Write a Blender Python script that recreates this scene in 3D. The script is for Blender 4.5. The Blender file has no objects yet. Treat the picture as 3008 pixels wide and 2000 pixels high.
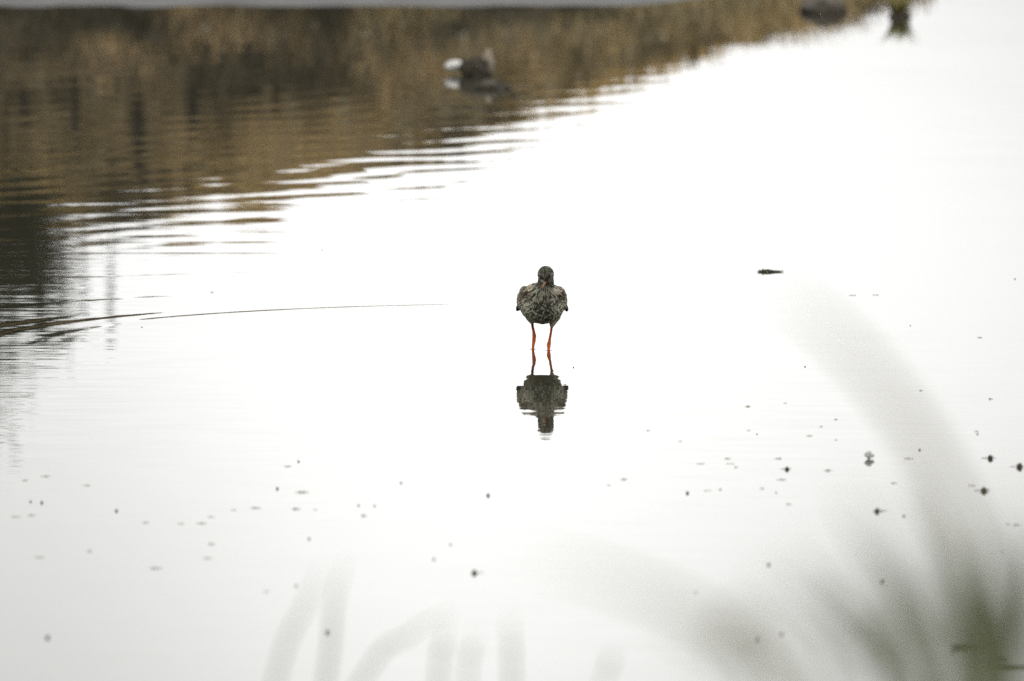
import bpy, bmesh, math, random
import numpy as np
from mathutils import Vector, Matrix, noise as mnoise

# ------------------------------------------------------------------ camera, world, sun, exposure
S = bpy.context.scene
C = S.collection
R = math.radians
CAM_H = 2.16                      # eye height above the water
BIRD_Y = 24.70                    # distance of the bird
LENS, SENSOR = 300.0, 23.7
DEG_PX = math.degrees(2 * math.atan(SENSOR / 2 / LENS)) / 3008.0   # degrees per photograph pixel
PXM = 1544.0 * 24.75              # pixels per metre at 1 m
DEP0 = 4.961                      # depression of the picture centre

cam_d = bpy.data.cameras.new('camera')
cam = bpy.data.objects.new('camera', cam_d); C.objects.link(cam)
cam.location = (0, 0, CAM_H)
cam.rotation_euler = (R(90 - DEP0), 0, 0)
cam_d.lens = LENS; cam_d.sensor_width = SENSOR
cam_d.clip_start = 0.1; cam_d.clip_end = 6000
cam_d.dof.use_dof = True
cam_d.dof.focus_distance = 24.72
cam_d.dof.aperture_fstop = 5.6
S.camera = cam

SUN_EL, SUN_AZ = 38.0, 8.0        # sun behind thin cloud, ahead of the camera
w = bpy.data.worlds.new('World'); S.world = w; w.use_nodes = True
nt = w.node_tree; nt.nodes.clear()
o_ = nt.nodes.new('ShaderNodeOutputWorld'); bg = nt.nodes.new('ShaderNodeBackground')
sky = nt.nodes.new('ShaderNodeTexSky'); sky.sky_type = 'NISHITA'; sky.sun_disc = False
sky.sun_elevation = R(SUN_EL); sky.sun_rotation = R(SUN_AZ)
sky.air_density = 1.0; sky.dust_density = 6.0; sky.ozone_density = 1.0
hs = nt.nodes.new('ShaderNodeHueSaturation'); hs.inputs['Saturation'].default_value = 0.10
tc = nt.nodes.new('ShaderNodeTexCoord')
cl = nt.nodes.new('ShaderNodeTexNoise'); cl.inputs['Scale'].default_value = 12.0; cl.inputs['Detail'].default_value = 0.6; cl.inputs['Roughness'].default_value = 0.4
mr = nt.nodes.new('ShaderNodeMapRange'); mr.inputs['From Min'].default_value = 0.25; mr.inputs['From Max'].default_value = 0.75
mr.inputs['To Min'].default_value = 0.34; mr.inputs['To Max'].default_value = 1.30
of = nt.nodes.new('ShaderNodeVectorMath'); of.operation = 'ADD'; of.inputs[1].default_value = (154.972, 67.204, 112.148)  # offset picked so cloud noise imitates lens falloff, dimmer sky towards frame edges
mx = nt.nodes.new('ShaderNodeVectorMath'); mx.operation = 'SCALE'
nt.links.new(tc.outputs['Generated'], of.inputs[0]); nt.links.new(of.outputs[0], cl.inputs['Vector']); nt.links.new(cl.outputs['Fac'], mr.inputs['Value'])
nt.links.new(sky.outputs[0], hs.inputs['Color']); 
ov = nt.nodes.new('ShaderNodeMix'); ov.data_type = 'RGBA'; ov.inputs['Factor'].default_value = 0.7      # a thin even overcast over the sky
ov.inputs[7].default_value = (12.4, 12.5, 12.4, 1)
nt.links.new(hs.outputs[0], ov.inputs[6]); nt.links.new(ov.outputs[2], mx.inputs[0])
nt.links.new(mr.outputs[0], mx.inputs['Scale']); nt.links.new(mx.outputs[0], bg.inputs['Color'])
bg.inputs['Strength'].default_value = 0.10
nt.links.new(bg.outputs[0], o_.inputs[0])

sun_d = bpy.data.lights.new('sun', 'SUN'); sun = bpy.data.objects.new('sun', sun_d); C.objects.link(sun)
sun_d.energy = 0.8; sun_d.angle = R(14); sun_d.color = (1, 0.96, 0.9)
sv = Vector((math.sin(R(SUN_AZ)) * math.cos(R(SUN_EL)), math.cos(R(SUN_AZ)) * math.cos(R(SUN_EL)), math.sin(R(SUN_EL))))
sun.rotation_euler = (-sv).to_track_quat('-Z', 'Y').to_euler(); sun.location = (0, 60, 40)

S.view_settings.view_transform = 'Standard'; S.view_settings.look = 'None'
S.view_settings.gamma = 1.0; S.view_settings.use_curve_mapping = False
S.view_settings.exposure = 0.27
S.cycles.use_denoising = False
S.cycles.max_bounces = 6

# ------------------------------------------------------------------ helpers
rng = random.Random(11)
nr = np.random.RandomState(5)

def dep(py): return DEP0 + (py - 1000.0) * DEG_PX
def water_pt(px, py, z=0.0):
    """pixel -> point on the water"""
    d = (CAM_H - z) / math.tan(R(dep(py)))
    return Vector(((px - 1504.0) / PXM * math.hypot(d, CAM_H), d, z))
def at_dist(px, py, d):
    return Vector(((px - 1504.0) / PXM * d, d, CAM_H - d * math.tan(R(dep(py)))))

def link(name, mesh, mat=None, parent=None, smooth=True):
    o = bpy.data.objects.new(name, mesh); C.objects.link(o)
    if mat is not None and not mesh.materials: mesh.materials.append(mat)
    if smooth: mesh.polygons.foreach_set('use_smooth', [True] * len(mesh.polygons))
    if parent: o.parent = parent
    return o
def meshpd(name, v, f):
    m = bpy.data.meshes.new(name); m.from_pydata([tuple(p) for p in v], [], f); m.update(); return m
def tag(o, label=None, cat=None, group=None, kind=None):
    if label: o['label'] = label
    if cat: o['category'] = cat
    if group: o['group'] = group
    if kind: o['kind'] = kind
    return o
def empty(name, loc):
    o = bpy.data.objects.new(name, None); C.objects.link(o); o.location = loc; o.empty_display_size = 0.05; return o

def hsh(i, j, k):
    n = (i * 374761393 + j * 668265263 + k * 2147483647 + 1013) & 0xffffffff
    n = ((n ^ (n >> 13)) * 1274126177) & 0xffffffff
    n = (n ^ (n >> 16)) & 0xffffffff
    return n / 4294967295.0
def vnoise(p):
    """value noise, p (N,3) -> 0..1"""
    p = np.asarray(p, dtype=np.float64) + 1000.0
    i = np.floor(p).astype(np.int64); f = p - i; f = f * f * (3 - 2 * f)
    r = 0
    for a in (0, 1):
        for b in (0, 1):
            for c in (0, 1):
                wgt = (f[:, 0] if a else 1 - f[:, 0]) * (f[:, 1] if b else 1 - f[:, 1]) * (f[:, 2] if c else 1 - f[:, 2])
                r = r + wgt * hsh(i[:, 0] + a, i[:, 1] + b, i[:, 2] + c)
    return r
def sstep(a, b, x):
    t = np.clip((x - a) / (b - a), 0, 1); return t * t * (3 - 2 * t)

class E:
    """tiny expression wrapper over shader math nodes"""
    nt = None
    def __init__(s, v): s.v = v
    @staticmethod
    def op(kind, *a):
        n = E.nt.nodes.new('ShaderNodeMath'); n.operation = kind
        for k, x in enumerate(a):
            x = x.v if isinstance(x, E) else x
            if isinstance(x, (int, float)): n.inputs[k].default_value = x
            else: E.nt.links.new(x, n.inputs[k])
        return E(n.outputs[0])
    def __add__(s, o): return E.op('ADD', s, o)
    __radd__ = __add__
    def __sub__(s, o): return E.op('SUBTRACT', s, o)
    def __rsub__(s, o): return E.op('SUBTRACT', o, s)
    def __mul__(s, o): return E.op('MULTIPLY', s, o)
    __rmul__ = __mul__
    def __truediv__(s, o): return E.op('DIVIDE', s, o)
    def __neg__(s): return E.op('MULTIPLY', s, -1.0)
def e_noise(x, y, seed=0.0, detail=1.5):
    cb = E.nt.nodes.new('ShaderNodeCombineXYZ')
    for k, q in enumerate((x, y)): E.nt.links.new(q.v, cb.inputs[k])
    cb.inputs[2].default_value = seed
    n = E.nt.nodes.new('ShaderNodeTexNoise'); n.inputs['Scale'].default_value = 1.0; n.inputs['Detail'].default_value = detail
    E.nt.links.new(cb.outputs[0], n.inputs['Vector'])
    return E(n.outputs['Fac'])
def e_step(x, a, b):
    n = E.nt.nodes.new('ShaderNodeMapRange'); n.interpolation_type = 'SMOOTHSTEP'
    E.nt.links.new(x.v, n.inputs['Value'])
    n.inputs['From Min'].default_value = min(a, b); n.inputs['From Max'].default_value = max(a, b)
    n.inputs['To Min'].default_value = 0.0 if a < b else 1.0
    n.inputs['To Max'].default_value = 1.0 if a < b else 0.0
    return E(n.outputs[0])
def e_gauss(x, c, s):
    t = (x - c) / s
    return E.op('EXPONENT', -(t * t))

def mat_plain(name, col, rough=0.85, var=0.25, scale=30.0, bump=0.0, attr=None, trans=0.0):
    m = bpy.data.materials.new(name); m.use_nodes = True
    t = m.node_tree; b = t.nodes['Principled BSDF']
    b.inputs['Roughness'].default_value = rough; b.inputs['Specular IOR Level'].default_value = 0.25
    n = t.nodes.new('ShaderNodeTexNoise'); n.inputs['Scale'].default_value = scale; n.inputs['Detail'].default_value = 4
    co = t.nodes.new('ShaderNodeTexCoord'); t.links.new(co.outputs['Object'], n.inputs['Vector'])
    rm = t.nodes.new('ShaderNodeMapRange'); rm.inputs['From Min'].default_value = 0.3; rm.inputs['From Max'].default_value = 0.7
    rm.inputs['To Min'].default_value = 1 - var; rm.inputs['To Max'].default_value = 1 + var
    t.links.new(n.outputs['Fac'], rm.inputs['Value'])
    sc = t.nodes.new('ShaderNodeVectorMath'); sc.operation = 'SCALE'
    if attr:
        a = t.nodes.new('ShaderNodeAttribute'); a.attribute_name = attr; t.links.new(a.outputs['Color'], sc.inputs[0])
    else:
        sc.inputs[0].default_value = col[:3]
    t.links.new(rm.outputs[0], sc.inputs['Scale']); t.links.new(sc.outputs[0], b.inputs['Base Color'])
    if bump:
        bp = t.nodes.new('ShaderNodeBump'); bp.inputs['Strength'].default_value = 0.6; bp.inputs['Distance'].default_value = bump
        t.links.new(n.outputs['Fac'], bp.inputs['Height']); t.links.new(bp.outputs[0], b.inputs['Normal'])
    if trans:
        tr = t.nodes.new('ShaderNodeBsdfTranslucent'); t.links.new(sc.outputs[0], tr.inputs['Color'])
        mixs = t.nodes.new('ShaderNodeMixShader'); mixs.inputs[0].default_value = trans
        t.links.new(b.outputs[0], mixs.inputs[1]); t.links.new(tr.outputs[0], mixs.inputs[2])
        t.links.new(mixs.outputs[0], t.nodes['Material Output'].inputs[0])
    return m

M_mud = mat_plain('wet_mud', (0.17, 0.165, 0.155), 0.45, 0.2, 3.0, 0.01)
M_soil = mat_plain('bank_soil', None, 0.9, 0.3, 6.0, 0.02, attr='Col')
M_dry = mat_plain('dry_grass', None, 0.8, 0.2, 20.0, 0, attr='Col', trans=0.15)
M_leaf = mat_plain('green_leaf', None, 0.55, 0.15, 15.0, 0, attr='Col', trans=0.5)
M_dark = mat_plain('dark_wood', (0.022, 0.02, 0.017), 0.9, 0.3, 30.0, 0.004)
M_pale = mat_plain('pale_stone', (0.42, 0.40, 0.32), 0.8, 0.2, 60.0, 0.002)
M_white = mat_plain('white_stone', (0.85, 0.84, 0.8), 0.7, 0.08, 60.0, 0.001)
M_tan = mat_plain('tan_stone', (0.42, 0.36, 0.27), 0.85, 0.2, 60.0, 0.002)
M_clod = mat_plain('dark_clod', (0.075, 0.063, 0.046), 0.9, 0.3, 50.0, 0.004)
M_debris = mat_plain('dead_leaf', (0.05, 0.044, 0.03), 0.8, 0.35, 200.0, 0)
M_debris2 = mat_plain('faded_leaf', (0.28, 0.26, 0.19), 0.8, 0.3, 200.0, 0)
M_bud = mat_plain('brown_bud', (0.10, 0.088, 0.06), 0.8, 0.35, 200.0, 0)
M_weed = mat_plain('water_weed', (0.06, 0.062, 0.035), 0.7, 0.35, 150.0, 0)
M_petal = mat_plain('white_petal', (0.9, 0.9, 0.88), 0.6, 0.04, 100.0, 0, trans=0.7)
M_straw = mat_plain('straw', (0.42, 0.37, 0.24), 0.8, 0.2, 40.0, 0)

# ------------------------------------------------------------------ water
def water_material():
    m = bpy.data.materials.new('still_water'); m.use_nodes = True
    t = m.node_tree; E.nt = t
    b = t.nodes['Principled BSDF']
    b.inputs['Base Color'].default_value = (0.048, 0.046, 0.032, 1)
    b.inputs['Roughness'].default_value = 0.0; b.inputs['IOR'].default_value = 1.333
    g = t.nodes.new('ShaderNodeNewGeometry'); sp = t.nodes.new('ShaderNodeSeparateXYZ')
    t.links.new(g.outputs['Position'], sp.inputs[0])
    x, y = E(sp.outputs[0]), E(sp.outputs[1])
    # fine breeze streaks, calmer far from the bird
    calm = e_step(y, 25.3, 27.5)
    amp = (0.3 + e_gauss(x, BX, 0.45) * 0.7) * (0.022 - calm * 0.018) * (0.3 + e_step(y, 21.0, 23.4) * 0.7)
    n1 = e_noise(x * 5.0 + y * 1.2, y * 24.0, 3.1, 3.0) - 0.5
    n2 = e_noise(x * 1.6 - y * 0.4, y * 4.2, 7.7) - 0.5
    sy = n1 * amp + n2 * (0.0012 + e_step(y, 22.0, 25.0) * 0.0028)
    sx = (e_noise(x * 5.0, y * 7.0, 12.3) - 0.5) * amp * 0.7
    # slanting ripple train that reaches out from the far left shore
    wob = e_noise(x * 1.1, y * 0.7, 1.9) * 12.0 + e_noise(x * 2.6, y * 2.2, 8.9) * 7.0
    ph = (y * 0.72 - x * 0.70) * 27.0 + wob
    tm = e_gauss(y, 29.5, 3.0) * e_step(x, 0.75, 0.1) * (0.35 + e_noise(x * 1.3, y * 0.8, 5.5) * 1.2)
    tr = E.op('COSINE', ph) * tm * 0.0036
    sy = sy + tr * 0.86; sx = sx - tr * 0.80
    tr2 = E.op('COSINE', (y * 0.9 - x * 0.35) * 41.0 + e_noise(x * 1.7, y * 1.3, 61.0) * 10.0) * tm * e_noise(x * 1.5, y * 2.0, 71.0) * 0.0032
    sy = sy + tr2
    # busier water at the left edge
    lm = e_step(x, -0.62, -0.95) * e_gauss(y, 24.9, 2.2)
    n3 = e_noise(x * 6.0 - y * 3.0, y * 26.0, 21.0, 2.5) - 0.5
    sy = sy + n3 * lm * 0.03
    n4 = e_noise(x * 1.2, y * 20.0, 33.0, 2.0) - 0.5
    lm2 = e_step(x, 0.1, -0.5) * e_gauss(y, 27.0, 1.5)
    sy = sy + n4 * lm2 * 0.024
    # rings spreading from the bird's legs
    dx = x - BX; dy = y - BIRD_Y
    r = E.op('SQRT', dx * dx + dy * dy + 1e-6)
    brk = e_noise(x * 2.0, y * 1.2, 40.0)
    far = e_step(dy, -0.05, 0.15)
    ring = -(e_gauss(r, 1.02, 0.011) * 0.030 * e_step(x, 0.15, -0.4) * e_step(x, -0.76, -0.70)
             + e_gauss(r, 1.10, 0.018) * 0.040 * e_step(x, -0.62, -0.82)
             + e_gauss(r, 1.17, 0.020) * 0.045 * e_step(x, -0.80, -0.95) * brk
             + e_gauss(r, 0.99, 0.016) * 0.035 * e_step(x, -0.72, -0.82) * brk
             + e_gauss(r, 0.93, 0.020) * 0.035 * e_step(x, -0.80, -0.88) * brk
             + e_gauss(r, 1.42, 0.02) * 0.02 * e_step(x, -0.5, -0.75) * brk
             + e_gauss(r, 1.9, 0.03) * 0.012 * e_step(x, -0.2, -0.5) * brk) * far
    sy = sy + ring * dy / r; sx = sx + ring * dx / r
    for (lx, ly) in LEGS:
        ax = x - lx; ay = y - ly
        q = E.op('SQRT', ax * ax + ay * ay + 1e-7)
        pulse = e_gauss(q, 0.004, 0.003) * -0.25 + e_gauss(q, 0.014, 0.005) * 0.012
        sy = sy + pulse * ay / q; sx = sx + pulse * ax / q
    cb = t.nodes.new('ShaderNodeCombineXYZ')
    t.links.new((-sx).v, cb.inputs[0]); t.links.new((-sy).v, cb.inputs[1]); cb.inputs[2].default_value = 1.0
    nm = t.nodes.new('ShaderNodeVectorMath'); nm.operation = 'NORMALIZE'
    t.links.new(cb.outputs[0], nm.inputs[0]); t.links.new(nm.outputs[0], b.inputs['Normal'])
    return m

ZS = 1.0 / 6917.0                      # metres per pixel of the enlarged bird
def bxz(zx, zy): return (zx - 640) * ZS, (1283 - zy) * ZS
BX = (1592.9 - 1504.0) / 1544.0
LEGS = [(BX + bxz(518, 1280)[0], BIRD_Y), (BX + bxz(727, 1285)[0], BIRD_Y - 0.03)]
M_water = water_material()
wm = meshpd('water', [(-1500, -40, 0), (1500, -40, 0), (1500, 4000, 0), (-1500, 4000, 0)], [(0, 1, 2, 3)])
tag(link('water', wm, M_water, smooth=False), kind='structure')
bm_ = meshpd('pond_bed', [(-60, 10, -0.052), (60, 10, -0.052), (60, 80, -0.052), (-60, 80, -0.052)], [(0, 1, 2, 3)])
tag(link('pond_bed', bm_, M_mud, smooth=False), kind='structure')

# ------------------------------------------------------------------ far bank (a low spit that tapers off)
PX_TOP = [(-6000, 700), (0, 690), (420, 665), (560, 640), (600, 585), (650, 585), (690, 640), (900, 590), (1150, 520), (1300, 465), (1450, 405), (1700, 300),
          (1900, 215), (2100, 150), (2350, 105), (2490, 72), (2560, 20), (2760, -40), (3100, -180)]
HX = np.array([(p - 1504.0) / PXM * 40.0 for p, q in PX_TOP])
HZ = np.array([40.0 * math.tan(R(dep(q))) - CAM_H for p, q in PX_TOP])
def crest(x): return np.interp(x, HX, HZ)
def shore(x): return np.interp(x, [-8, -1.6, 0.3, 0.6, 1.6, 2.2], [35.2, 35.42, 35.45, 35.9, 36.9, 38.2])
def bank_z(x, y):
    x = np.asarray(x, float); y = np.asarray(y, float)
    H = np.maximum(crest(x) - 0.06, 0.0)
    s = shore(x)
    shelf = 0.10 * np.clip((y - s) / 3.4, -1, 1)
    face = sstep(38.7, 40.0, y) * np.maximum(H - 0.10, -0.25)
    back = 1 - sstep(41.0, 47.0, y)
    z = (shelf + face) * back - 0.12 * (1 - back)
    lump = vnoise(np.stack([x * 3.1, y * 3.1, 0 * x], -1).reshape(-1, 3)).reshape(x.shape) - 0.5
    lump2 = vnoise(np.stack([x * 9, y * 9, 0 * x + 4], -1).reshape(-1, 3)).reshape(x.shape) - 0.5
    k = sstep(38.5, 39.2, y)
    return z + (lump * 0.05 + lump2 * 0.025) * k + lump2 * 0.006
xs = np.concatenate([np.linspace(-14, -3, 60), np.linspace(-2.95, 3.0, 150)])
ys = np.concatenate([np.linspace(34.6, 38.4, 40), np.linspace(38.45, 41.0, 70), np.linspace(41.1, 48, 40)])
GX, GY = np.meshgrid(xs, ys)
GZ = bank_z(GX, GY)
nx_, ny_ = len(xs), len(ys)
V = np.stack([GX, GY, GZ], -1).reshape(-1, 3)
F = [(j * nx_ + i, j * nx_ + i + 1, (j + 1) * nx_ + i + 1, (j + 1) * nx_ + i) for j in range(ny_ - 1) for i in range(nx_ - 1)]
bank = meshpd('bank', V, F)
DARK = [(60, 300, 26, 26, 1), (140, 285, 60, 22, .8), (215, 310, 20, 60, 1), (405, 375, 26, 70, 1), (375, 260, 24, 30, .7), (560, 290, 60, 28, .7), (780, 205, 70, 40, .9), (890, 260, 60, 50, .8),
                              (905, 350, 26, 50, .8), (655, 420, 24, 80, .8), (100, 170, 90, 40, .6), (250, 50, 400, 28, .6), (1010, 40, 500, 14, .5), (1450, 250, 45, 34, 1), (1440, 320, 45, 16, .8), (1680, 165, 90, 26, .7), (1900, 70, 60, 50, .6),
                              (330, 440, 70, 14, .6), (1200, 310, 60, 20, .6), (520, 180, 60, 30, .35), (1290, 260, 30, 40, .6), (560, 505, 50, 14, .7), (180, 610, 90, 20, .5), (2060, 90, 60, 40, .5)]
def dark_patch(Q):
    """dead dark sedge patches of the bank"""
    px = 1504.0 + Q[:, 0] / Q[:, 1] * PXM; py = 1000.0 + (np.degrees(np.arctan((CAM_H + Q[:, 2] + .03) / Q[:, 1])) - DEP0) / DEG_PX
    px = px + (vnoise(Q * 9.0 + 3) - .5) * 90; py = py + (vnoise(Q * 9.0 + 13) - .5) * 60
    r = np.zeros(len(Q))
    for (qx, qy, sx_, sy_, k_) in DARK: r = np.maximum(r, k_ * np.exp(-((px - qx) / sx_) ** 2 - ((py - qy) / sy_) ** 2))
    return r
def bank_colour(P):
    n = vnoise(P * np.array([2.2, 2.2, 5.0]))[:, None]; n2 = vnoise(P * 7.0 + 9)[:, None]
    soil = np.array([0.095, 0.082, 0.058]); grass = np.array([0.27, 0.20, 0.105]); mud = np.array([0.12, 0.12, 0.118])
    k = sstep(39.15, 39.5, P[:, 1])[:, None] * (0.55 + 0.45 * sstep(0.3, 0.55, n))
    c = soil * (1 - k) + grass * k * (0.6 + 0.7 * n2)
    km = (1 - sstep(38.3, 38.7, P[:, 1]))[:, None]
    c = c * (1 - .8 * dark_patch(P))[:, None]
    return c * (1 - km) + mud * km
def set_col(mesh, cols):
    a = mesh.color_attributes.new('Col', 'FLOAT_COLOR', 'POINT')
    a.data.foreach_set('color', np.concatenate([cols, np.ones((len(cols), 1))], 1).astype(np.float32).ravel())
set_col(bank, bank_colour(V))
tag(link('bank', bank, M_soil), kind='structure')

def blades(name, P, H, W, col, lean, mat, segs=3, facing=None):
    """many grass blades in one mesh: P (N,3) roots"""
    n = len(P)
    ang = nr.uniform(0, 2 * math.pi, n) if facing is None else facing
    dirv = np.stack([np.cos(ang), np.sin(ang), np.zeros(n)], -1)
    side = np.stack([-np.sin(ang), np.cos(ang), np.zeros(n)], -1)
    vs, cs = [], []
    for k in range(segs):
        t = k / segs
        c = P + dirv * (lean * H * t ** 2)[:, None] + np.array([0, 0, 1.0]) * (H * t * (1 - 0.25 * lean * t))[:, None]
        wv = side * (W * (1 - 0.55 * t) * 0.5)[:, None]
        vs += [c - wv, c + wv]; cs += [col * (0.85 + 0.3 * t)] * 2
    tip = P + dirv * (lean * H)[:, None] + np.array([0, 0, 1.0]) * (H * (1 - 0.25 * lean))[:, None]
    vs.append(tip); cs.append(col * 1.15)
    m = 2 * segs + 1
    A = np.stack(vs, 1).reshape(-1, 3); CC = np.stack(cs, 1).reshape(-1, 3)
    f = []
    for i in range(n):
        b0 = i * m
        for k in range(segs - 1):
            f.append((b0 + 2 * k, b0 + 2 * k + 1, b0 + 2 * k + 3, b0 + 2 * k + 2))
        f.append((b0 + 2 * segs - 2, b0 + 2 * segs - 1, b0 + 2 * segs))
    me = meshpd(name, A, f); set_col(me, np.clip(CC, 0, 1))
    return link(name, me, mat, smooth=False)

N = 26000
gx = np.where(nr.rand(N) < 0.8, nr.uniform(-2.6, 1.55, N), nr.uniform(-9, -2.6, N))
gy = 38.95 + nr.rand(N) ** 1.3 * 2.6
hz = crest(gx)
dens = vnoise(np.stack([gx * 2.3, gy * 2.3, 0 * gx + 2], -1))
keep = (dens > 0.22) & (hz > 0.22)
gx, gy, dens = gx[keep], gy[keep], dens[keep]
gz = bank_z(gx, gy)
P = np.stack([gx, gy, gz - 0.01], -1)
tone = vnoise(P * np.array([3.4, 3.0, 5.0]) + 31)
tone2 = vnoise(P * np.array([11.0, 9.0, 13.0]) + 55)
hue = vnoise(P * np.array([1.1, 1.1, 2.0]) + 77)
base = np.array([0.36, 0.255, 0.135]) * (1 - hue)[:, None] + np.array([0.28, 0.24, 0.125]) * hue[:, None]
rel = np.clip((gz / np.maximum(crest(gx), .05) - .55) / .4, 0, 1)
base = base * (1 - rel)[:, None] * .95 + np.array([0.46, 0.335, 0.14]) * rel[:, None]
dk = sstep(0.27, 0.58, tone * 0.65 + tone2 * 0.35)
patch = dark_patch(P)
dk = dk * (1 - patch)
cg = base * (0.12 + 1.5 * dk)[:, None] * nr.uniform(0.85, 1.15, len(gx))[:, None]
Hh = nr.uniform(0.05, 0.13, len(gx)) * (0.6 + 0.8 * dens)
tag(blades('bank_grass', P, Hh, nr.uniform(0.006, 0.012, len(gx)), cg, nr.uniform(0.2, 0.9, len(gx)), M_dry),
    'short dry brown grass covering the far low bank', 'grass', kind='stuff')

def on_bank(px, py):
    """the bank point whose mirror image falls on this pixel"""
    t = math.tan(R(dep(py)))
    for y in np.arange(38.2, 42.5, 0.01):
        x = (px - 1504.0) / PXM * y
        if float(bank_z(np.array([x]), np.array([y]))[0]) >= y * t - CAM_H: return Vector((x, y, float(bank_z(np.array([x]), np.array([y]))[0])))
    y = 40.3; x = (px - 1504.0) / PXM * y
    return Vector((x, y, float(bank_z(np.array([x]), np.array([y]))[0])))

def lump_mesh(name, size, seed, rough=0.25, sub=3, freq=1.6):
    bm = bmesh.new(); bmesh.ops.create_icosphere(bm, subdivisions=sub, radius=1.0)
    for v in bm.verts:
        n = mnoise.noise(v.co * freq + Vector((seed * 3.7, seed * 1.3, seed))) + 0.5 * mnoise.noise(v.co * freq * 2.3 + Vector((seed, 0, 9)))
        v.co *= 1 + rough * n
        v.co = Vector((v.co.x * size[0], v.co.y * size[1], v.co.z * size[2]))
    m = bpy.data.meshes.new(name); bm.to_mesh(m); bm.free(); return m
def tube(bm, pts, rad, n=6):
    rings = []
    for k, p in enumerate(pts):
        a = pts[min(k + 1, len(pts) - 1)] - pts[max(k - 1, 0)]
        a.normalize(); u = a.orthogonal().normalized(); v = a.cross(u)
        rings.append([bm.verts.new(p + (u * math.cos(2 * math.pi * i / n) + v * math.sin(2 * math.pi * i / n)) * rad[k]) for i in range(n)])
    for r0, r1 in zip(rings, rings[1:]):
        for i in range(n): bm.faces.new((r0[i], r0[(i + 1) % n], r1[(i + 1) % n], r1[i]))
    bm.faces.new(rings[0][::-1]); bm.faces.new(rings[-1])
def tube_mesh(name, pts, rad, n=6):
    bm = bmesh.new(); tube(bm, pts, rad, n); bmesh.ops.recalc_face_normals(bm, faces=bm.faces)
    m = bpy.data.meshes.new(name); bm.to_mesh(m); bm.free(); return m

# pale stones low on the bank face
for k, (px, py, s) in enumerate([(600, 62, .016), (915, 57, .015), (1183, 52, .016), (1350, 88, .019), (1075, 92, .012)]):
    p = on_bank(px, py)
    o = link('pale_stone', lump_mesh('pale_stone', (s, s * 0.8, s * 0.75), k + 2), M_pale); o.location = p + Vector((0, -0.03, s * 0.4))
    tag(o, 'small pale stone lying low on the brown far bank', 'stone', 'pale stones on the far bank')
# short dark upright stubs added at set dark marks of the bank
for k, (px, py, h, wd) in enumerate([(215, 262, .12, .020), (402, 335, .13, .030), (60, 285, .05, .022), (560, 300, .06, .03)]):
    p = on_bank(px, py)
    pts = [Vector((0, 0, -0.06)), Vector((0.004, 0, h * 0.5)), Vector((-0.004, -0.005, h)), Vector((-0.004, -0.005, h + 0.012))]
    o = link('stub', tube_mesh('stub', pts, [wd * 0.55, wd * 0.5, wd * 0.48, wd * 0.25], 9), M_dark); o.location = p + Vector((0, -0.05, 0))
    tag(o, 'short dark upright stub standing in the dry grass bank', 'stub', 'dark stubs on the far bank')
# pale dry stalks
for k, (px, py, h) in enumerate([(1008, 270, .10), (1180, 285, .07), (1180, 330, .06), (1390, 300, .09), (1270, 240, .06), (1545, 240, .06), (590, 440, .08), (860, 290, .05)]):
    p = on_bank(px, py)
    bm = bmesh.new()
    for j in range(5):
        a = rng.uniform(-0.012, 0.012); l = h * rng.uniform(0.8, 1.15)
        tube(bm, [Vector((a, 0, -0.03)), Vector((a * 1.4, -0.01, l * 0.5)), Vector((a * 2.0 + 0.004, -0.015, l))], [0.0028, 0.0026, 0.0014], 5)
    bmesh.ops.recalc_face_normals(bm, faces=bm.faces)
    m = bpy.data.meshes.new('straw_tuft'); bm.to_mesh(m); bm.free()
    o = link('straw_tuft', m, M_straw); o.location = p + Vector((0, -0.06, 0))
    tag(o, 'small upright tuft of pale dry straw on the far bank', 'tuft', 'straw tufts on the far bank')

# dark shrub and dead stalk at the left of the bank
def shrub(name, base, spread, hgt, label, nleaf=2600, seed=3):
    rg = np.random.RandomState(seed)
    root = empty(name, base); tag(root, label, 'shrub')
    bm = bmesh.new()
    tips = []
    for k in range(9):
        a = rg.uniform(0, 6.28); q = rg.uniform(0.2, 1.0)
        tip = Vector((math.cos(a) * spread[0] * q, math.sin(a) * spread[1] * q, hgt * rg.uniform(0.6, 0.98)))
        mid = tip * 0.5 + Vector((rg.uniform(-.03, .03), rg.uniform(-.03, .03), hgt * 0.08))
        tube(bm, [Vector((0, 0, -0.05)), mid, tip], [0.012, 0.008, 0.002], 6); tips.append((mid, tip))
    bmesh.ops.recalc_face_normals(bm, faces=bm.faces)
    m = bpy.data.meshes.new('stem'); bm.to_mesh(m); bm.free()
    link('stem', m, M_dark, root)
    v, f, cc = [], [], []
    for k in range(nleaf):
        mid, tip = tips[rg.randint(len(tips))]
        t = rg.uniform(0, 1)
        p = mid.lerp(tip, t) * rg.uniform(.35, 1.0) + Vector((rg.normal(0, .075), rg.normal(0, .06), rg.normal(0, .06)))
        p.z = max(p.z, 0.0)
        u = Vector(rg.normal(0, 1, 3)).normalized(); q = u.orthogonal().normalized()
        L = rg.uniform(.012, .028); b0 = len(v)
        v += [p - u * L, p + q * L * .35, p + u * L, p - q * L * .35]; f.append((b0, b0 + 1, b0 + 2, b0 + 3))
        c = np.array([0.045, 0.05, 0.028]) * rg.uniform(0.5, 1.4); cc += [c] * 4
    me = meshpd('crown', v, f); set_col(me, np.array(cc)); link('crown', me, M_leaf, root, smooth=False)
    return root
pb = lambda x, y: Vector((x, y, float(bank_z(np.array([x]), np.array([y]))[0])))
shrub('shrub', pb(-1.52, 39.7), (.13, .14), .60, 'dark leafy shrub on the far bank crest beside the dead stalk', 2600, 3)
shrub('shrub', pb(-1.78, 39.9), (.20, .18), .85, 'tallest dark leafy shrub on the far bank', 3600, 8)
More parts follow.
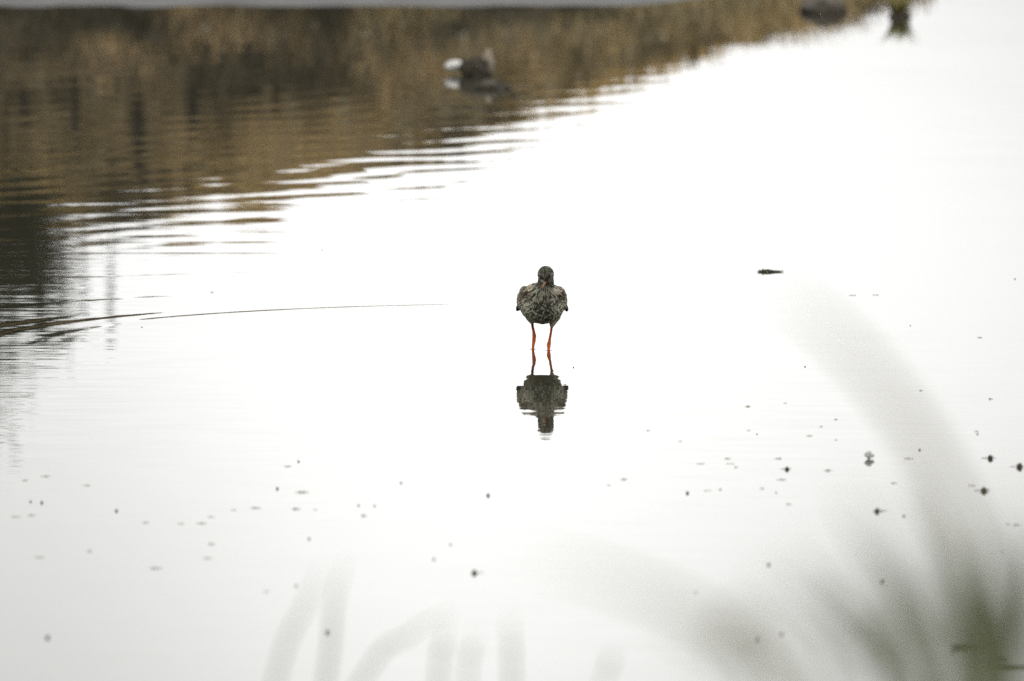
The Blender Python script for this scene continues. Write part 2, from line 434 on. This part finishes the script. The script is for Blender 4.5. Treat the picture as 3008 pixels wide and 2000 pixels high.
def stalk(x, y, h, label):
    b = pb(x, y); root = empty('dead_stalk', b); tag(root, label, 'stalk')
    link('stem', tube_mesh('stem', [Vector((0, 0, -.04)), Vector((.006, 0, h * .5)), Vector((-.003, 0, h))], [.003, .0018, .0012], 6), M_dark, root)
    for fz in (.5, .62, .76, .86, .97):
        bm = bmesh.new()
        for k in range(8):
            z = h * fz + rng.uniform(-.012, .012); a = k * 2.4
            tube(bm, [Vector((0, 0, z)), Vector((math.cos(a) * .015, math.sin(a) * .015, z + .008))], [.0022, .0045], 5)
        bmesh.ops.recalc_face_normals(bm, faces=bm.faces)
        m = bpy.data.meshes.new('seed_whorl'); bm.to_mesh(m); bm.free(); link('seed_whorl', m, M_dark, root)
stalk(-1.243, 39.95, .40, 'thin dead seed stalk rising above the far bank crest')

# ------------------------------------------------------------------ things at the far waterline
def wlump(name, px, py, size, seed, mat, label, cat, dz=0.0, dy=0.0, rough=0.6):
    p = water_pt(px, py)
    o = link(name, lump_mesh(name, size, seed, rough), mat); o.location = p + Vector((0, dy, dz)); tag(o, label, cat); return o
PM = PXM / 32.7
wlump('mud_clod', 1395, 224, (.036, .04, .040), 4, M_clod, 'dark rounded mud clod standing in water before the far bank', 'clod', .008)
wlump('mud_clod', 1445, 262, (.045, .035, .020), 7, M_clod, 'low dark mud clod in water in front of the rounded one', 'clod', .0)
wlump('white_stone', 1336, 214, (.026, .022, .014), 5, M_white, 'bright white stone in water against the dark mud clod', 'stone', .020, -.05, .12)
wlump('tan_stone', 1434, 218, (.015, .014, .034), 6, M_tan, 'upright tan stone beside the dark mud clod in water', 'stone', .030, -.04, .15)
wlump('mud_clod', 2425, 36, (.055, .12, .035), 9, M_clod, 'dark mud clod at the tapering tip of the far bank', 'clod', .004)

def tuft(px, py, label, seed, hgt, spread, n, cols):
    p = water_pt(px, py); rg = np.random.RandomState(seed)
    root = empty('grass_tuft', p); tag(root, label, 'tuft')
    o = link('clod', lump_mesh('clod', (spread * 0.6, spread * 0.6, 0.014), seed), M_clod, root)
    for k in range(n):
        a = rg.uniform(0, 6.28); l = hgt * rg.uniform(.6, 1.1); q = rg.uniform(0.2, 1)
        b = Vector((math.cos(a) * spread * .5 * q, math.sin(a) * spread * .4 * q, 0))
        d = Vector((math.cos(a), math.sin(a), 0)); s = Vector((-math.sin(a), math.cos(a), 0)) * .004
        v, f, cc = [], [], []
        for j in range(5):
            t = j / 4.0; c = b + d * l * .45 * t * t + Vector((0, 0, l * t * (1 - .2 * t)))
            v += [c - s * (1 - t * .9), c + s * (1 - t * .9)]; cc += [np.array(cols[k % len(cols)]) * (0.8 + .4 * t)] * 2
            if j: f.append((2 * j - 2, 2 * j - 1, 2 * j + 1, 2 * j))
        me = meshpd('blade', v, f); set_col(me, np.array(cc)); link('blade', me, M_leaf, root)
tuft(2648, 52, 'yellow green grass tuft on a mud clod off the bank tip', 4, .085, .052, 70, [(.34, .32, .11), (.26, .23, .10), (.16, .14, .06)])

# ------------------------------------------------------------------ near bank and foreground plants
def near_z(x, y):
    return 0.46 * (1 - sstep(5.0, 15.0, y)) - 0.06 * sstep(13.0, 16.0, y) + 0.05 * (vnoise(np.stack([x * 1.2, y * 1.2, 0 * x], -1).reshape(-1, 3)).reshape(np.shape(x)) - .5)
xs = np.linspace(-14, 14, 90); ys = np.linspace(-8, 17, 90)
GX, GY = np.meshgrid(xs, ys); V = np.stack([GX, GY, near_z(GX, GY)], -1).reshape(-1, 3)
F = [(j * 90 + i, j * 90 + i + 1, (j + 1) * 90 + i + 1, (j + 1) * 90 + i) for j in range(89) for i in range(89)]
nb = meshpd('near_bank', V, F)
n = vnoise(V * 2.0)[:, None]; set_col(nb, np.array([.06, .05, .032]) * (1 - n) + np.array([.07, .085, .035]) * n)
tag(link('near_bank', nb, M_soil), kind='structure')
N = 9000
gx = nr.uniform(-4, 4, N); gy = nr.uniform(2.5, 14.0, N); P = np.stack([gx, gy, near_z(gx, gy) - .01], -1)
cg = np.array([.07, .095, .035]) * nr.uniform(.6, 1.4, (N, 1))
tag(blades('near_grass', P, nr.uniform(.08, .26, N), nr.uniform(.004, .008, N), cg, nr.uniform(.2, .8, N), M_leaf),
    'short green grass on the near bank below the tall blades', 'grass', kind='stuff')

def crom(P, n):
    out = []; Q = [P[0] * 2 - P[1]] + P + [P[-1] * 2 - P[-2]]
    for i in range(1, len(Q) - 2):
        for k in range(n):
            t = k / n; a, b, c, d = Q[i - 1], Q[i], Q[i + 1], Q[i + 2]
            out.append(0.5 * ((2 * b) + (c - a) * t + (2 * a - 5 * b + 4 * c - d) * t * t + (3 * b - a - 3 * c + d) * t ** 3))
    out.append(P[-1]); return out
def blade_obj(root, pts_world, width, col, base):
    """a long folded leaf from its root to its tip"""
    P = crom(pts_world, 10); n = len(P); v, f, cc = [], [], []
    for k, p in enumerate(P):
        t = k / (n - 1.0)
        a = (P[min(k + 1, n - 1)] - P[max(k - 1, 0)]).normalized()
        s = a.cross(Vector((0, 1, 0.15))).normalized()
        wd = width * 0.5 * min(1.0, 0.45 + 2.0 * t) * (1 - max(0.0, (t - 0.55) / 0.45) ** 1.6) + 0.0002
        nrm = s.cross(a).normalized()
        q = p - base
        v += [q - s * wd, q + nrm * wd * 0.35, q + s * wd]
        cc += [np.array(col) * (0.9 + .2 * t)] * 3
        if k:
            b0 = 3 * k
            f += [(b0 - 3, b0 - 2, b0 + 1, b0), (b0 - 2, b0 - 1, b0 + 2, b0 + 1)]
    me = meshpd('blade', v, f); set_col(me, np.array(cc)); return link('blade', me, M_leaf, root)
def clump(label, d, base_px, blades_, name='sedge_clump', cat='sedge'):
    bx = (base_px - 1504.0) / PXM * d
    base = Vector((bx, d, float(near_z(np.array([bx]), np.array([d]))[0]) - 0.01))
    root = empty(name, base); tag(root, label, cat, 'tall blades on the near bank')
    for k, (pts, width, col) in enumerate(blades_):
        dd = d + rng.uniform(-0.25, 0.25)
        W = [at_dist(px, py, dd) for (px, py) in pts]           # tip first
        low = W[-1]
        rt = base + Vector((rng.uniform(-.03, .03), rng.uniform(-.04, .04), 0))
        tg = (low - W[-2]).normalized(); ln = (rt - low).length
        mid = (low.lerp(rt, 0.5) + low + tg * ln * 0.5) * 0.5
        blade_obj(root, [rt, mid, low] + W[-2::-1], width, col, base)
GR = (.165, .178, .105); GY_ = (.26, .245, .14); GD = (.115, .125, .07)
clump('three slim green blades leaning apart on the near bank', 12.2, 520, [
    ([(945, 1660), (885, 1790), (800, 2010)], .0036, GR),
    ([(1012, 1640), (975, 1780), (950, 2010)], .0044, GR),
    ([(1330, 1790), (1190, 1870), (1050, 2010)], .0036, GR)])
clump('short green blades poking up between the slim and tall ones', 12.0, 1420, [
    ([(1310, 1820), (1300, 1900), (1285, 2010)], .0036, GR),
    ([(1395, 1850), (1385, 1920), (1372, 2010)], .0028, GR),
    ([(1495, 1800), (1502, 1890), (1503, 2010)], .0038, GR),
    ([(1810, 1930), (1790, 1970), (1770, 2020)], .002, GR)])
clump('tall arching reed leaf drooping over the near water', 7.0, 3150, [
    ([(2240, 850), (2400, 930), (2600, 1130), (2770, 1380), (2900, 1700), (3000, 2060)], .0085, GY_),
    ([(2480, 1420), (2560, 1580), (2680, 1800), (2800, 2060)], .005, GR),
    ([(2660, 1380), (2790, 1620), (2880, 1860), (2940, 2060)], .006, GR),
    ([(2960, 1560), (2985, 1760), (3010, 2060)], .006, GR)])
clump('dense fan of green reed blades on the near bank', 7.6, 2780, [
    ([(2290, 1600), (2420, 1740), (2580, 1900), (2700, 2060)], .0055, GR),
    ([(2200, 1650), (2380, 1790), (2520, 1930), (2600, 2060)], .0055, GR),
    ([(2560, 1600), (2660, 1790), (2740, 1930), (2790, 2060)], .0045, GD),
    ([(2700, 1750), (2730, 1880), (2745, 2060)], .0045, GD),
    ([(2820, 1540), (2870, 1760), (2900, 2060)], .0060, GR),
    ([(3060, 1560), (3040, 1800), (3000, 2060)], .0045, GD)])
clump('closest wide spray of thin reed blades on the near bank', 5.4, 2900, [
    ([(2380, 1560), (2560, 1730), (2700, 1900), (2790, 2100)], .0050, GR),
    ([(2500, 1400), (2680, 1640), (2800, 1870), (2860, 2100)], .0050, GR),
    ([(2740, 1380), (2850, 1600), (2920, 1830), (2950, 2100)], .0060, GR),
    ([(2960, 1420), (3000, 1640), (3010, 1850), (3000, 2100)], .0060, GR),
    ([(3120, 1480), (3110, 1700), (3080, 1880), (3040, 2100)], .0045, GD),
    ([(2620, 1780), (2740, 1890), (2840, 1990), (2900, 2120)], .0045, GD),
    ([(2860, 1720), (2940, 1850), (2980, 1970), (3000, 2120)], .0045, GD),
    ([(2960, 1860), (2990, 1950), (3000, 2120)], .0045, GD)])
clump('soft broad leaved reed standing in front of the spray', 4.5, 3000, [
    ([(2420, 1640), (2580, 1760), (2720, 1920), (2800, 2140)], .0045, GR),
    ([(2560, 1520), (2720, 1700), (2830, 1900), (2890, 2140)], .0050, GR),
    ([(2780, 1460), (2880, 1660), (2950, 1880), (2980, 2140)], .0050, GR),
    ([(3000, 1400), (3030, 1640), (3040, 1880), (3030, 2140)], .0060, GR),
    ([(2200, 1760), (2400, 1850), (2560, 1970), (2660, 2140)], .0060, GR)])
clump('pale bent reed leaves reaching low across the near bank', 6.4, 2600, [
    ([(1560, 1640), (1800, 1700), (2100, 1830), (2380, 2060)], .0055, (.25, .24, .13)),
    ([(1900, 1800), (2100, 1890), (2300, 2060)], .0045, (.25, .24, .13)),
    ([(1990, 1900), (2150, 1960), (2280, 2060)], .0045, GR)])

# ------------------------------------------------------------------ floating debris
def scale_at(p): return p.y / PXM
def bud_mesh(seed, s):
    rg = np.random.RandomState(seed)
    bm = bmesh.new(); bmesh.ops.create_icosphere(bm, subdivisions=2, radius=1)
    for v in bm.verts:
        nn = mnoise.noise(v.co * 2.0 + Vector((seed, 1, 2)))
        v.co *= 1 + .35 * nn; v.co.z = v.co.z * .9 + (.35 * max(0, v.co.z) ** 2)
        v.co *= s
    for k in range(4):
        a = rg.uniform(0, 6.28); d = Vector((math.cos(a), math.sin(a) * .6, rg.uniform(-.1, .5))); q = d.orthogonal().normalized() * s * .3
        b = [bm.verts.new(d * s * .5 + q), bm.verts.new(d * s * .5 - q), bm.verts.new(d * s * rg.uniform(1.4, 2.2))]; bm.faces.new(b)
    m = bpy.data.meshes.new('floating_bud'); bm.to_mesh(m); bm.free(); return m
def shard_mesh(seed, L, Wd):
    """a curled sliver of dead leaf lying on the water"""
    rg = np.random.RandomState(seed); n = 9; v, f = [], []
    for k in range(n):
        t = k / (n - 1.0); hw = Wd * (math.sin(math.pi * min(1, t * .96 + .02)) ** .7) * rg.uniform(.6, 1.1) * .5 + Wd * .03
        c = Vector(((t - .5) * L, Wd * .25 * math.sin(3 * t + seed), 0.0004))
        v += [c + Vector((0, -hw, 0)), c + Vector((0, 0, .0004 + abs(rg.normal(0, .0008)) * math.sin(math.pi * t))), c + Vector((0, hw, 0.0004))]
        if k: b = 3 * k; f += [(b - 3, b - 2, b + 1, b), (b - 2, b - 1, b + 2, b + 1)]
    return meshpd('leaf_sliver', v, f)
BUDS = [(875, 1355, 12, 1), (812, 1435, 14, 0), (1177, 1418, 12, 1), (1052, 1484, 12, 1), (1099, 1485, 12, 1), (1434, 1455, 17, 0), (1323, 1599, 12, 1), (1274, 1642, 14, 1),
        (906, 1582, 14, 1), (867, 1720, 14, 1), (958, 1857, 20, 0), (118, 1476, 14, 0), (338, 1500, 15, 0), (85, 1473, 11, 0), (135, 1873, 20, 0), (2987, 821, 7, 0), (2678, 958, 6, 0),
        (2705, 1321, 12, 0), (2226, 1274, 7, 0), (2021, 1448, 16, 0), (2118, 1437, 9, 0), (2283, 1446, 9, 1), (2260, 1658, 18, 1), (2593, 1707, 18, 0), (2230, 1876, 20, 1), (2300, 1861, 18, 1),
        (1685, 1078, 7, 0), (2659, 1515, 11, 0), (2949, 1618, 10, 1), (413, 963, 6, 0), (945, 736, 7, 0), (2368, 1076, 9, 1), (1886, 450, 9, 0), (2046, 1738, 12, 1)]
for k, (px, py, s, pale) in enumerate(BUDS):
    p = water_pt(px, py); q = scale_at(p) * s * (0.23 if pale else 0.27)
    o = link('floating_bud', bud_mesh(k + 3, q), M_debris2 if pale else M_bud); o.location = p + Vector((0, 0, q * .35)); o.rotation_euler.z = k * 1.3
    if pale: tag(o, 'small faded brown bud floating on the still water', 'bud', 'faded buds afloat')
    else: tag(o, 'small dark brown bud floating on the still water', 'bud', 'dark buds afloat')
BIG = [(2914, 1346, 24, 'large dark lumpy bud floating above the star shaped one'), (3000, 1371, 26, 'flat dark bud floating at the edge of the open water'),
       (2896, 1441, 26, 'star shaped dark bud floating near the reed tips'), (2580, 1501, 22, 'round dark bud floating with a thin stalk beside it'),
       (2315, 1378, 18, 'dark bud floating between two thin leaf slivers'), (1393, 1683, 22, 'dark grey bud trailing a faint sliver on the open water')]
for k, (px, py, s, lab) in enumerate(BIG):
    p = water_pt(px, py); q = scale_at(p) * s * 0.33
    root = empty('floating_seed_head', p); tag(root, lab, 'seed head')
    o = link('bud', bud_mesh(k + 60, q), M_bud, root); o.location = (0, 0, q * .3)
    o = link('stalk', shard_mesh(k + 80, q * 5.5, q * .5), M_debris, root); o.location = ((q * 1.4 if k in (3, 5) else -q * .6), 0.01, 0)
SL = [(842, 1369, 30), (884, 1445, 60), (1068, 1514, 30), (867, 1494, 36, 1), (749, 1491, 44, 1), (683, 1497, 22), (924, 1496, 18), (1834, 1407, 32), (1790, 1424, 12), (250, 1425, 30), (87, 1513, 30, 1), (42, 1517, 40),
      (424, 1534, 26), (528, 1537, 26), (589, 1537, 44, 1), (617, 1517, 26), (112, 1636, 42, 1), (454, 1668, 52, 1), (619, 1597, 30), (606, 1639, 34), (258, 1618, 22), (779, 1737, 26),
      (2508, 869, 30), (2576, 868, 26), (2883, 993, 20), (2199, 1193, 22, 1), (2309, 1183, 14), (2459, 1231, 14), (2415, 1252, 12, 1), (2201, 1263, 16), (2381, 1279, 26), (2459, 1291, 10), (2873, 1266, 18, 1), (2876, 1274, 10, 1),
      (2915, 1171, 18, 1), (2710, 1146, 14, 1), (2673, 1346, 40), (2288, 1346, 30, 1), (2298, 1408, 38, 1), (2436, 1381, 36), (2241, 1434, 18, 1), (2148, 1361, 34), (2140, 1346, 26), (2060, 1361, 34), (2165, 1371, 18),
      (2966, 1538, 14, 1), (2992, 1540, 34), (2630, 1418, 26), (2860, 1424, 30), (2320, 1480, 26), (68, 1410, 24), (130, 1398, 40), (2120, 190, 62, 1), (2370, 98, 90, 1), (1701, 365, 60), (620, 860, 14), (2000, 1295, 12), (1905, 1263, 14), (2080, 1440, 30)]
for k, row in enumerate(SL):
    px, py, wpx = row[:3]; dark = len(row) > 3
    p = water_pt(px, py); q = scale_at(p) * wpx * 0.75
    o = link('leaf_sliver', shard_mesh(k + 5, q, min(q * .2, 0.005) if not dark else min(q * .3, 0.010)), M_bud if dark else M_debris2); o.location = p; o.rotation_euler.z = rng.uniform(-.25, .25)
    if px == 2120: tag(o, 'dark dead leaf floating off the sloping edge of the bank', 'leaf')
    elif px == 2370: tag(o, 'long dark dead leaf floating by the tip of the bank', 'leaf')
    elif dark: tag(o, 'dark dead leaf sliver lying flat on the still water', 'leaf', 'dark leaf slivers afloat')
    else: tag(o, 'thin faded leaf sliver lying flat on the still water', 'leaf', 'faded leaf slivers afloat')

def weed(px, py, wpx, hpx, label, n, seed):
    p = water_pt(px, py); L = scale_at(p) * wpx; H = scale_at(p) * hpx; rg = np.random.RandomState(seed)
    root = empty('water_weed', p); tag(root, label, 'weed')
    bm = bmesh.new()
    tube(bm, [Vector((-L * .5, 0, .001)), Vector((-L * .15, .004, .003)), Vector((L * .2, -.004, .001)), Vector((L * .5, 0, .002))], [.0022, .0028, .002, .0008], 6)
    bmesh.ops.recalc_face_normals(bm, faces=bm.faces)
    m = bpy.data.meshes.new('stem'); bm.to_mesh(m); bm.free(); link('stem', m, M_weed, root)
    for k in range(n):
        t = rg.rand() ** 1.6; a = rg.uniform(0, 6.28)
        l = H * rg.uniform(.5, 1.1) * (1.1 - .75 * t)
        d = Vector((math.cos(a), math.sin(a), rg.uniform(.1, 1.1))).normalized(); s = d.orthogonal().normalized() * l * .28
        b = Vector(((t - .5) * L, rg.normal(0, .006), .001))
        me = meshpd('leaf', [b, b + d * l * .5 + s, b + d * l, b + d * l * .5 - s], [(0, 1, 2, 3)]); link('leaf', me, M_weed, root, smooth=False)
weed(2268, 800, 74, 11, 'short sprig of water weed floating alone on open water', 44, 2)
weed(2855, 1903, 90, 17, 'ragged weed sprig floating beyond the reed fan', 26, 3)
weed(2940, 1936, 70, 22, 'thick dark weed clump floating behind the long weed strand', 26, 4)
weed(2975, 1960, 150, 16, 'long dark weed strand floating by the reed fan', 30, 5)

# white blossom with its brown calyx
p = water_pt(2556, 1346); root = empty('floating_blossom', p); tag(root, 'small bright white blossom floating on the water by brown scraps', 'blossom')
for k in range(9):
    a = k * 2.4; q = (0.0, .0035, .0035, .0035, .0035, .0055, .0055, .0055, .0055)[k]
    o = link('petal', lump_mesh('petal', (.0048, .0042, .0034), k + 30, .12, 2), M_petal, root)
    o.location = (math.cos(a) * q, math.sin(a) * q, .0105 - q * .9)
link('calyx', bud_mesh(99, .0022), M_debris2, root)

# ------------------------------------------------------------------ the redshank-like wader
def build_bird():
    bm = bmesh.new()
    def ell(c, r, rot=(0, 0, 0), sub=4):
        mtx = Matrix.Translation(c) @ (Matrix.Rotation(rot[2], 4, 'Z') @ Matrix.Rotation(rot[1], 4, 'Y') @ Matrix.Rotation(rot[0], 4, 'X')) @ Matrix.Diagonal((r[0], r[1], r[2], 1))
        bmesh.ops.create_icosphere(bm, subdivisions=sub, radius=1, matrix=mtx)
    def chain(pts, rad):
        for i in range(len(pts) - 1):
            n = 6
            for k in range(n + 1):
                t = k / n
                ell(Vector(pts[i]).lerp(Vector(pts[i + 1]), t), [rad[i] * (1 - t) + rad[i + 1] * t] * 3, sub=2)
            a, b = Vector(pts[i]), Vector(pts[i + 1]); d = b - a
            mtx = Matrix.Translation((a + b) / 2) @ d.to_track_quat('Z', 'Y').to_matrix().to_4x4()
            bmesh.ops.create_cone(bm, cap_ends=True, segments=14, radius1=rad[i], radius2=rad[i + 1], depth=d.length, matrix=mtx)
    ell((0, -.026, .083), (.0425, .046, .0335), (R(8), 0, 0))         # breast
    ell((0, .012, .081), (.0400, .066, .0310))                        # belly
    ell((0, .020, .0985), (.0405, .062, .0270), (R(-6), 0, 0))        # back
    ell((.001, -.012, .1080), (.0300, .032, .0190))                   # mantle
    ell((0, .085, .090), (.0210, .050, .0150), (R(-8), 0, 0))         # rump
    ell((0, .128, .086), (.0150, .030, .0050), (R(-8), 0, 0))         # tail
    ell((.003, -.036, .106), (.0300, .028, .0210))                    # crop
    ell((.0065, -.044, .121), (.0172, .0185, .0200))                  # neck
    ell((.0070, -.047, .133), (.0156, .0175, .0160))
    ell((.0068, -.050, .1462), (.0158, .0195, .0163))                 # head
    ell((.0050, -.062, .1385), (.0105, .0120, .0100))                 # face
    for s in (-1, 1):
        ell((s * .0300, -.004, .1035), (.0145, .040, .0165), (0, s * R(28), s * R(4)))     # shoulder
        ell((s * .0415, .018, .0885), (.0062, .058, .0165), (R(3), s * R(8), s * R(3)))    # folded wing
        ell((s * .0435, .036, .0790), (.0040, .052, .0070), (R(5), s * R(2), s * R(6)))    # primaries
        ell((s * .0260, .105, .0865), (.0050, .060, .0060), (R(4), 0, s * R(14)))          # wing tips over the tail
    (lx, lz), (rx, rz) = bxz(508, 950), bxz(768, 985)
    chain([(-.021, .012, .068), (-.0195, .010, .055), (lx, .008, lz)], [.016, .0085, .0030])
    chain([(.021, -.010, .066), (.0205, -.014, .054), (rx, -.018, rz)], [.016, .0085, .0032])
    def P(zx, zy, y): a, b = bxz(zx, zy); return (a, y, b)
    chain([P(507, 940, .008), P(516, 1010, .010), P(530, 1075, .013), P(537, 1130, .014), P(533, 1165, .013), P(522, 1240, .004), P(518, 1290, 0), P(520, 1600, -.012)],
          [.0026, .0026, .0029, .0039, .0037, .0026, .0027, .0020])
    chain([P(768, 970, -.018), P(757, 1060, -.015), P(742, 1150, -.012), P(729, 1205, -.012), P(728, 1228, -.013), P(727, 1255, -.020), P(726, 1290, -.030), P(722, 1610, -.042)],
          [.0025, .0024, .0025, .0040, .0038, .0030, .0030, .0020])
    for (zx, zy, y) in ((520, 1600, -.012), (722, 1610, -.042)):
        for a in (-32, 0, 32):
            f = Vector(P(zx, zy, y)); chain([f, f + Vector((math.sin(R(a)) * .032, -math.cos(R(a)) * .032, -.003))], [.0018, .0011])
        chain([f, f + Vector((0, .009, -.002))], [.0015, .0010])
    m0 = bpy.data.meshes.new('raw'); bm.to_mesh(m0); bm.free()
    o0 = bpy.data.objects.new('raw', m0); C.objects.link(o0)
    md = o0.modifiers.new('r', 'REMESH'); md.mode = 'VOXEL'; md.voxel_size = 0.00075
    dg = bpy.context.evaluated_depsgraph_get(); dg.update()
    me = bpy.data.meshes.new_from_object(o0.evaluated_get(dg))
    bpy.data.objects.remove(o0); me.name = 'bird_body'
    n = len(me.vertices); co = np.zeros(n * 3, np.float32); me.vertices.foreach_get('co', co); co = co.reshape(-1, 3).astype(np.float64)
    ed = np.zeros(len(me.edges) * 2, np.int32); me.edges.foreach_get('vertices', ed); ed = ed.reshape(-1, 2)
    deg = np.bincount(ed.ravel(), minlength=n)[:, None].astype(float)
    legw = sstep(.048, .056, co[:, 2])
    legw = np.maximum(legw, ((np.abs(co[:, 0]) < .012) & (co[:, 2] > .045)) * 1.0)[:, None]
    for it in range(22):
        acc = np.zeros_like(co)
        for c in range(3):
            acc[:, c] = np.bincount(ed[:, 0], co[ed[:, 1], c], n) + np.bincount(ed[:, 1], co[ed[:, 0], c], n)
        k = 0.6 * legw + (0.35 * (1 - legw) if it < 2 else 0)
        co = co + (acc / deg - co) * k
    me.vertices.foreach_set('co', co.astype(np.float32).ravel()); me.update()
    nv = np.zeros(n * 3, np.float32); me.vertices.foreach_get('normal', nv); nv = nv.reshape(-1, 3)
    x, y, z = co[:, 0], co[:, 1], co[:, 2]
    up = legw[:, 0]
    # ---- plumage
    buff = np.array([.375, .36, .27]); tan = np.array([.33, .265, .18]); pale = np.array([.55, .53, .46]); dark = np.array([.014, .013, .010]); grey = np.array([.175, .165, .12])
    col = np.tile(buff, (n, 1)) * (1.2 - .42 * (1 - sstep(.006, .030, np.abs(x - .003))))[:, None]
    back = sstep(.082, .108, z + .35 * (np.abs(x) - .03)) * sstep(.016, .030, np.abs(x - .003)) * sstep(-.075, -.03, y + 0 * x)
    back = np.maximum(back, sstep(-.02, .02, y) * sstep(.09, .105, z))
    mot = vnoise(co * 330 + 3); cream = sstep(.66, .74, vnoise(co * 300 + 63))[:, None]
    col = col * (1 - back[:, None]) + (tan * (0.55 + .8 * mot[:, None])) * back[:, None]
    col = col * (1 - cream * back[:, None] * .8) + np.array([.62, .52, .38]) * cream * back[:, None] * .8
    head = sstep(.118, .128, z) * (y < -.01)
    col = col * (1 - head[:, None]) + grey * head[:, None]
    # streaks that fan out from the throat
    tx, tz = .005, .134
    ang = np.arctan2(x - tx, np.maximum(tz - z, 1e-4)); rho = np.hypot(x - tx, tz - z)
    wa = ang * 17 + (vnoise(co * 160) - .5) * 1.3
    st = vnoise(np.stack([wa * 1.25, rho * 120, 0 * x + 3], -1))
    fan = sstep(.008, .016, rho) * (1 - sstep(.044, .062, rho)) * (y < .02)
    d_st = sstep(.50, .62, st) * fan
    # drop spots on breast, belly and flanks
    wx = co + (np.stack([vnoise(co * 150 + 7), vnoise(co * 150 + 17), vnoise(co * 150 + 27)], -1) - .5) * .004
    sp = vnoise(wx * np.array([480, 400, 400]) + 11); sp2 = vnoise(wx * np.array([350, 300, 330]) + 41)
    cen = 1 - sstep(.006, .030, np.abs(x - .003))
    low = 1 - sstep(.050, .060, z)
    thr = .60 - .13 * cen * sstep(.052, .062, z) + .18 * low
    d_sp = np.maximum(sstep(thr, thr + .09, sp), .9 * sstep(thr + .03, thr + .11, sp2)) * sstep(.030, .045, rho) * up
    # head mottling
    hm = vnoise(np.stack([x * 560, y * 380, z * 420], -1) + 5)
    d_h = (.08 + .75 * sstep(.48, .64, hm)) * head
    crown = sstep(.150, .158, z) * head
    d_h = np.maximum(d_h, crown * (.15 + .65 * sstep(.45, .6, vnoise(co * 480))))
    dk = np.maximum(np.maximum(d_st * .92, d_sp * .95), d_h)
    # dark line from bill to eye on both sides
    def seg(a, b, w_):
        a, b = np.array(a), np.array(b); t = np.clip(((co - a) @ (b - a)) / ((b - a) @ (b - a)), 0, 1)
        return 1 - sstep(w_ * .6, w_, np.linalg.norm(co - (a + t[:, None] * (b - a)), axis=1))
    dk = np.maximum(dk, .95 * seg((.007, -.076, .139), EYE_R, .0042)); dk = np.maximum(dk, .95 * seg((.0015, -.076, .139), EYE_L, .0042))
    dk = np.maximum(dk, .8 * seg((.0050, -.073, .144), (.0055, -.066, .154), .0025))
    ring = np.maximum(1 - sstep(.0046, .0058, np.linalg.norm(co - np.array(EYE_R), axis=1)), 1 - sstep(.0046, .0058, np.linalg.norm(co - np.array(EYE_L), axis=1)))
    # dark flight feathers
    prim = (sstep(.0405, .0425, np.abs(x)) * (1 - sstep(.080, .087, z)) * (y > -.02)) * up
    prim = np.maximum(prim, sstep(.06, .08, y) * sstep(.35, .55, vnoise(co * 120 + 9)) * .8)
    dk = np.maximum(dk, prim * .96)
    col = col * (1 - dk[:, None]) + dark * dk[:, None]
    chin = 1 - sstep(.004, .0075, np.linalg.norm(co - np.array([-.001, -.071, .1315]), axis=1))
    col = col * (1 - chin[:, None] * .75) + pale * chin[:, None] * .75
    col = col * (1 - ring[:, None] * .5) + pale * ring[:, None] * .5
    ltop = np.where(x < 0, bxz(0, 955)[1], bxz(0, 990)[1])
    lg = 1 - sstep(ltop - .001, ltop + .0015, z + (vnoise(co * 500) - .5) * .003)
    lg = lg * (np.abs(x) > .008) * (np.abs(x) < .03)
    lg = np.where(z < .03, 1.0, lg)
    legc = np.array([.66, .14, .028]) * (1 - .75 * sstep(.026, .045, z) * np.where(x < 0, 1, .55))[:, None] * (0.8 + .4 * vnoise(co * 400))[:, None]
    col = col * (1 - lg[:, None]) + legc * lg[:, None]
    set_col(me, np.clip(col, 0, 1))
    # feather relief
    fr = (vnoise(co * np.array([300, 160, 220])) - .5) * .0011 + (vnoise(co * np.array([130, 70, 100]) + 5) - .5) * .0016 + (d_st - .3 * fan) * -.0005
    co2 = co + nv * (fr * up * (1 - .6 * head) * (1 - lg))[:, None]
    me.vertices.foreach_set('co', co2.astype(np.float32).ravel()); me.update()
    return me
EYE_R = (.0175, -.0605, .1450); EYE_L = (-.0055, -.0590, .1450)
root = empty('wading_bird', (BX, BIRD_Y, 0))
tag(root, 'speckled brown wader with orange red legs standing in still water', 'bird')
M_bird = mat_plain('plumage', None, 0.85, 0.12, 700.0, 0.0004, attr='Col')
link('body', build_bird(), M_bird, root)
M_eye = mat_plain('eye', (.008, .006, .005), 0.1, 0.0)
for e in (EYE_R, EYE_L):
    bm = bmesh.new(); bmesh.ops.create_uvsphere(bm, u_segments=20, v_segments=14, radius=.0031)
    m = bpy.data.meshes.new('eye'); bm.to_mesh(m); bm.free(); o = link('eye', m, M_eye, root); o.location = e
def bill_mat(name, col): return mat_plain(name, col, 0.5, 0.15, 300.0)
b0 = Vector((.0055, -.070, .1325)); b1 = Vector((-.0055, -.1060, .1155))
pts = [b0.lerp(b1, t) for t in (0, .15, .35, .55)]
link('bill', tube_mesh('bill', pts, [.0030, .0021, .0016, .0014], 12), bill_mat('bill_base', (.36, .18, .10)), root)
pts = [b0.lerp(b1, t) for t in (.55, .75, .93, 1.0)]
o = link('bill_tip', tube_mesh('bill_tip', pts, [.00142, .0013, .0010, .0004], 12), bill_mat('bill_dark', (.03, .022, .02)), root)
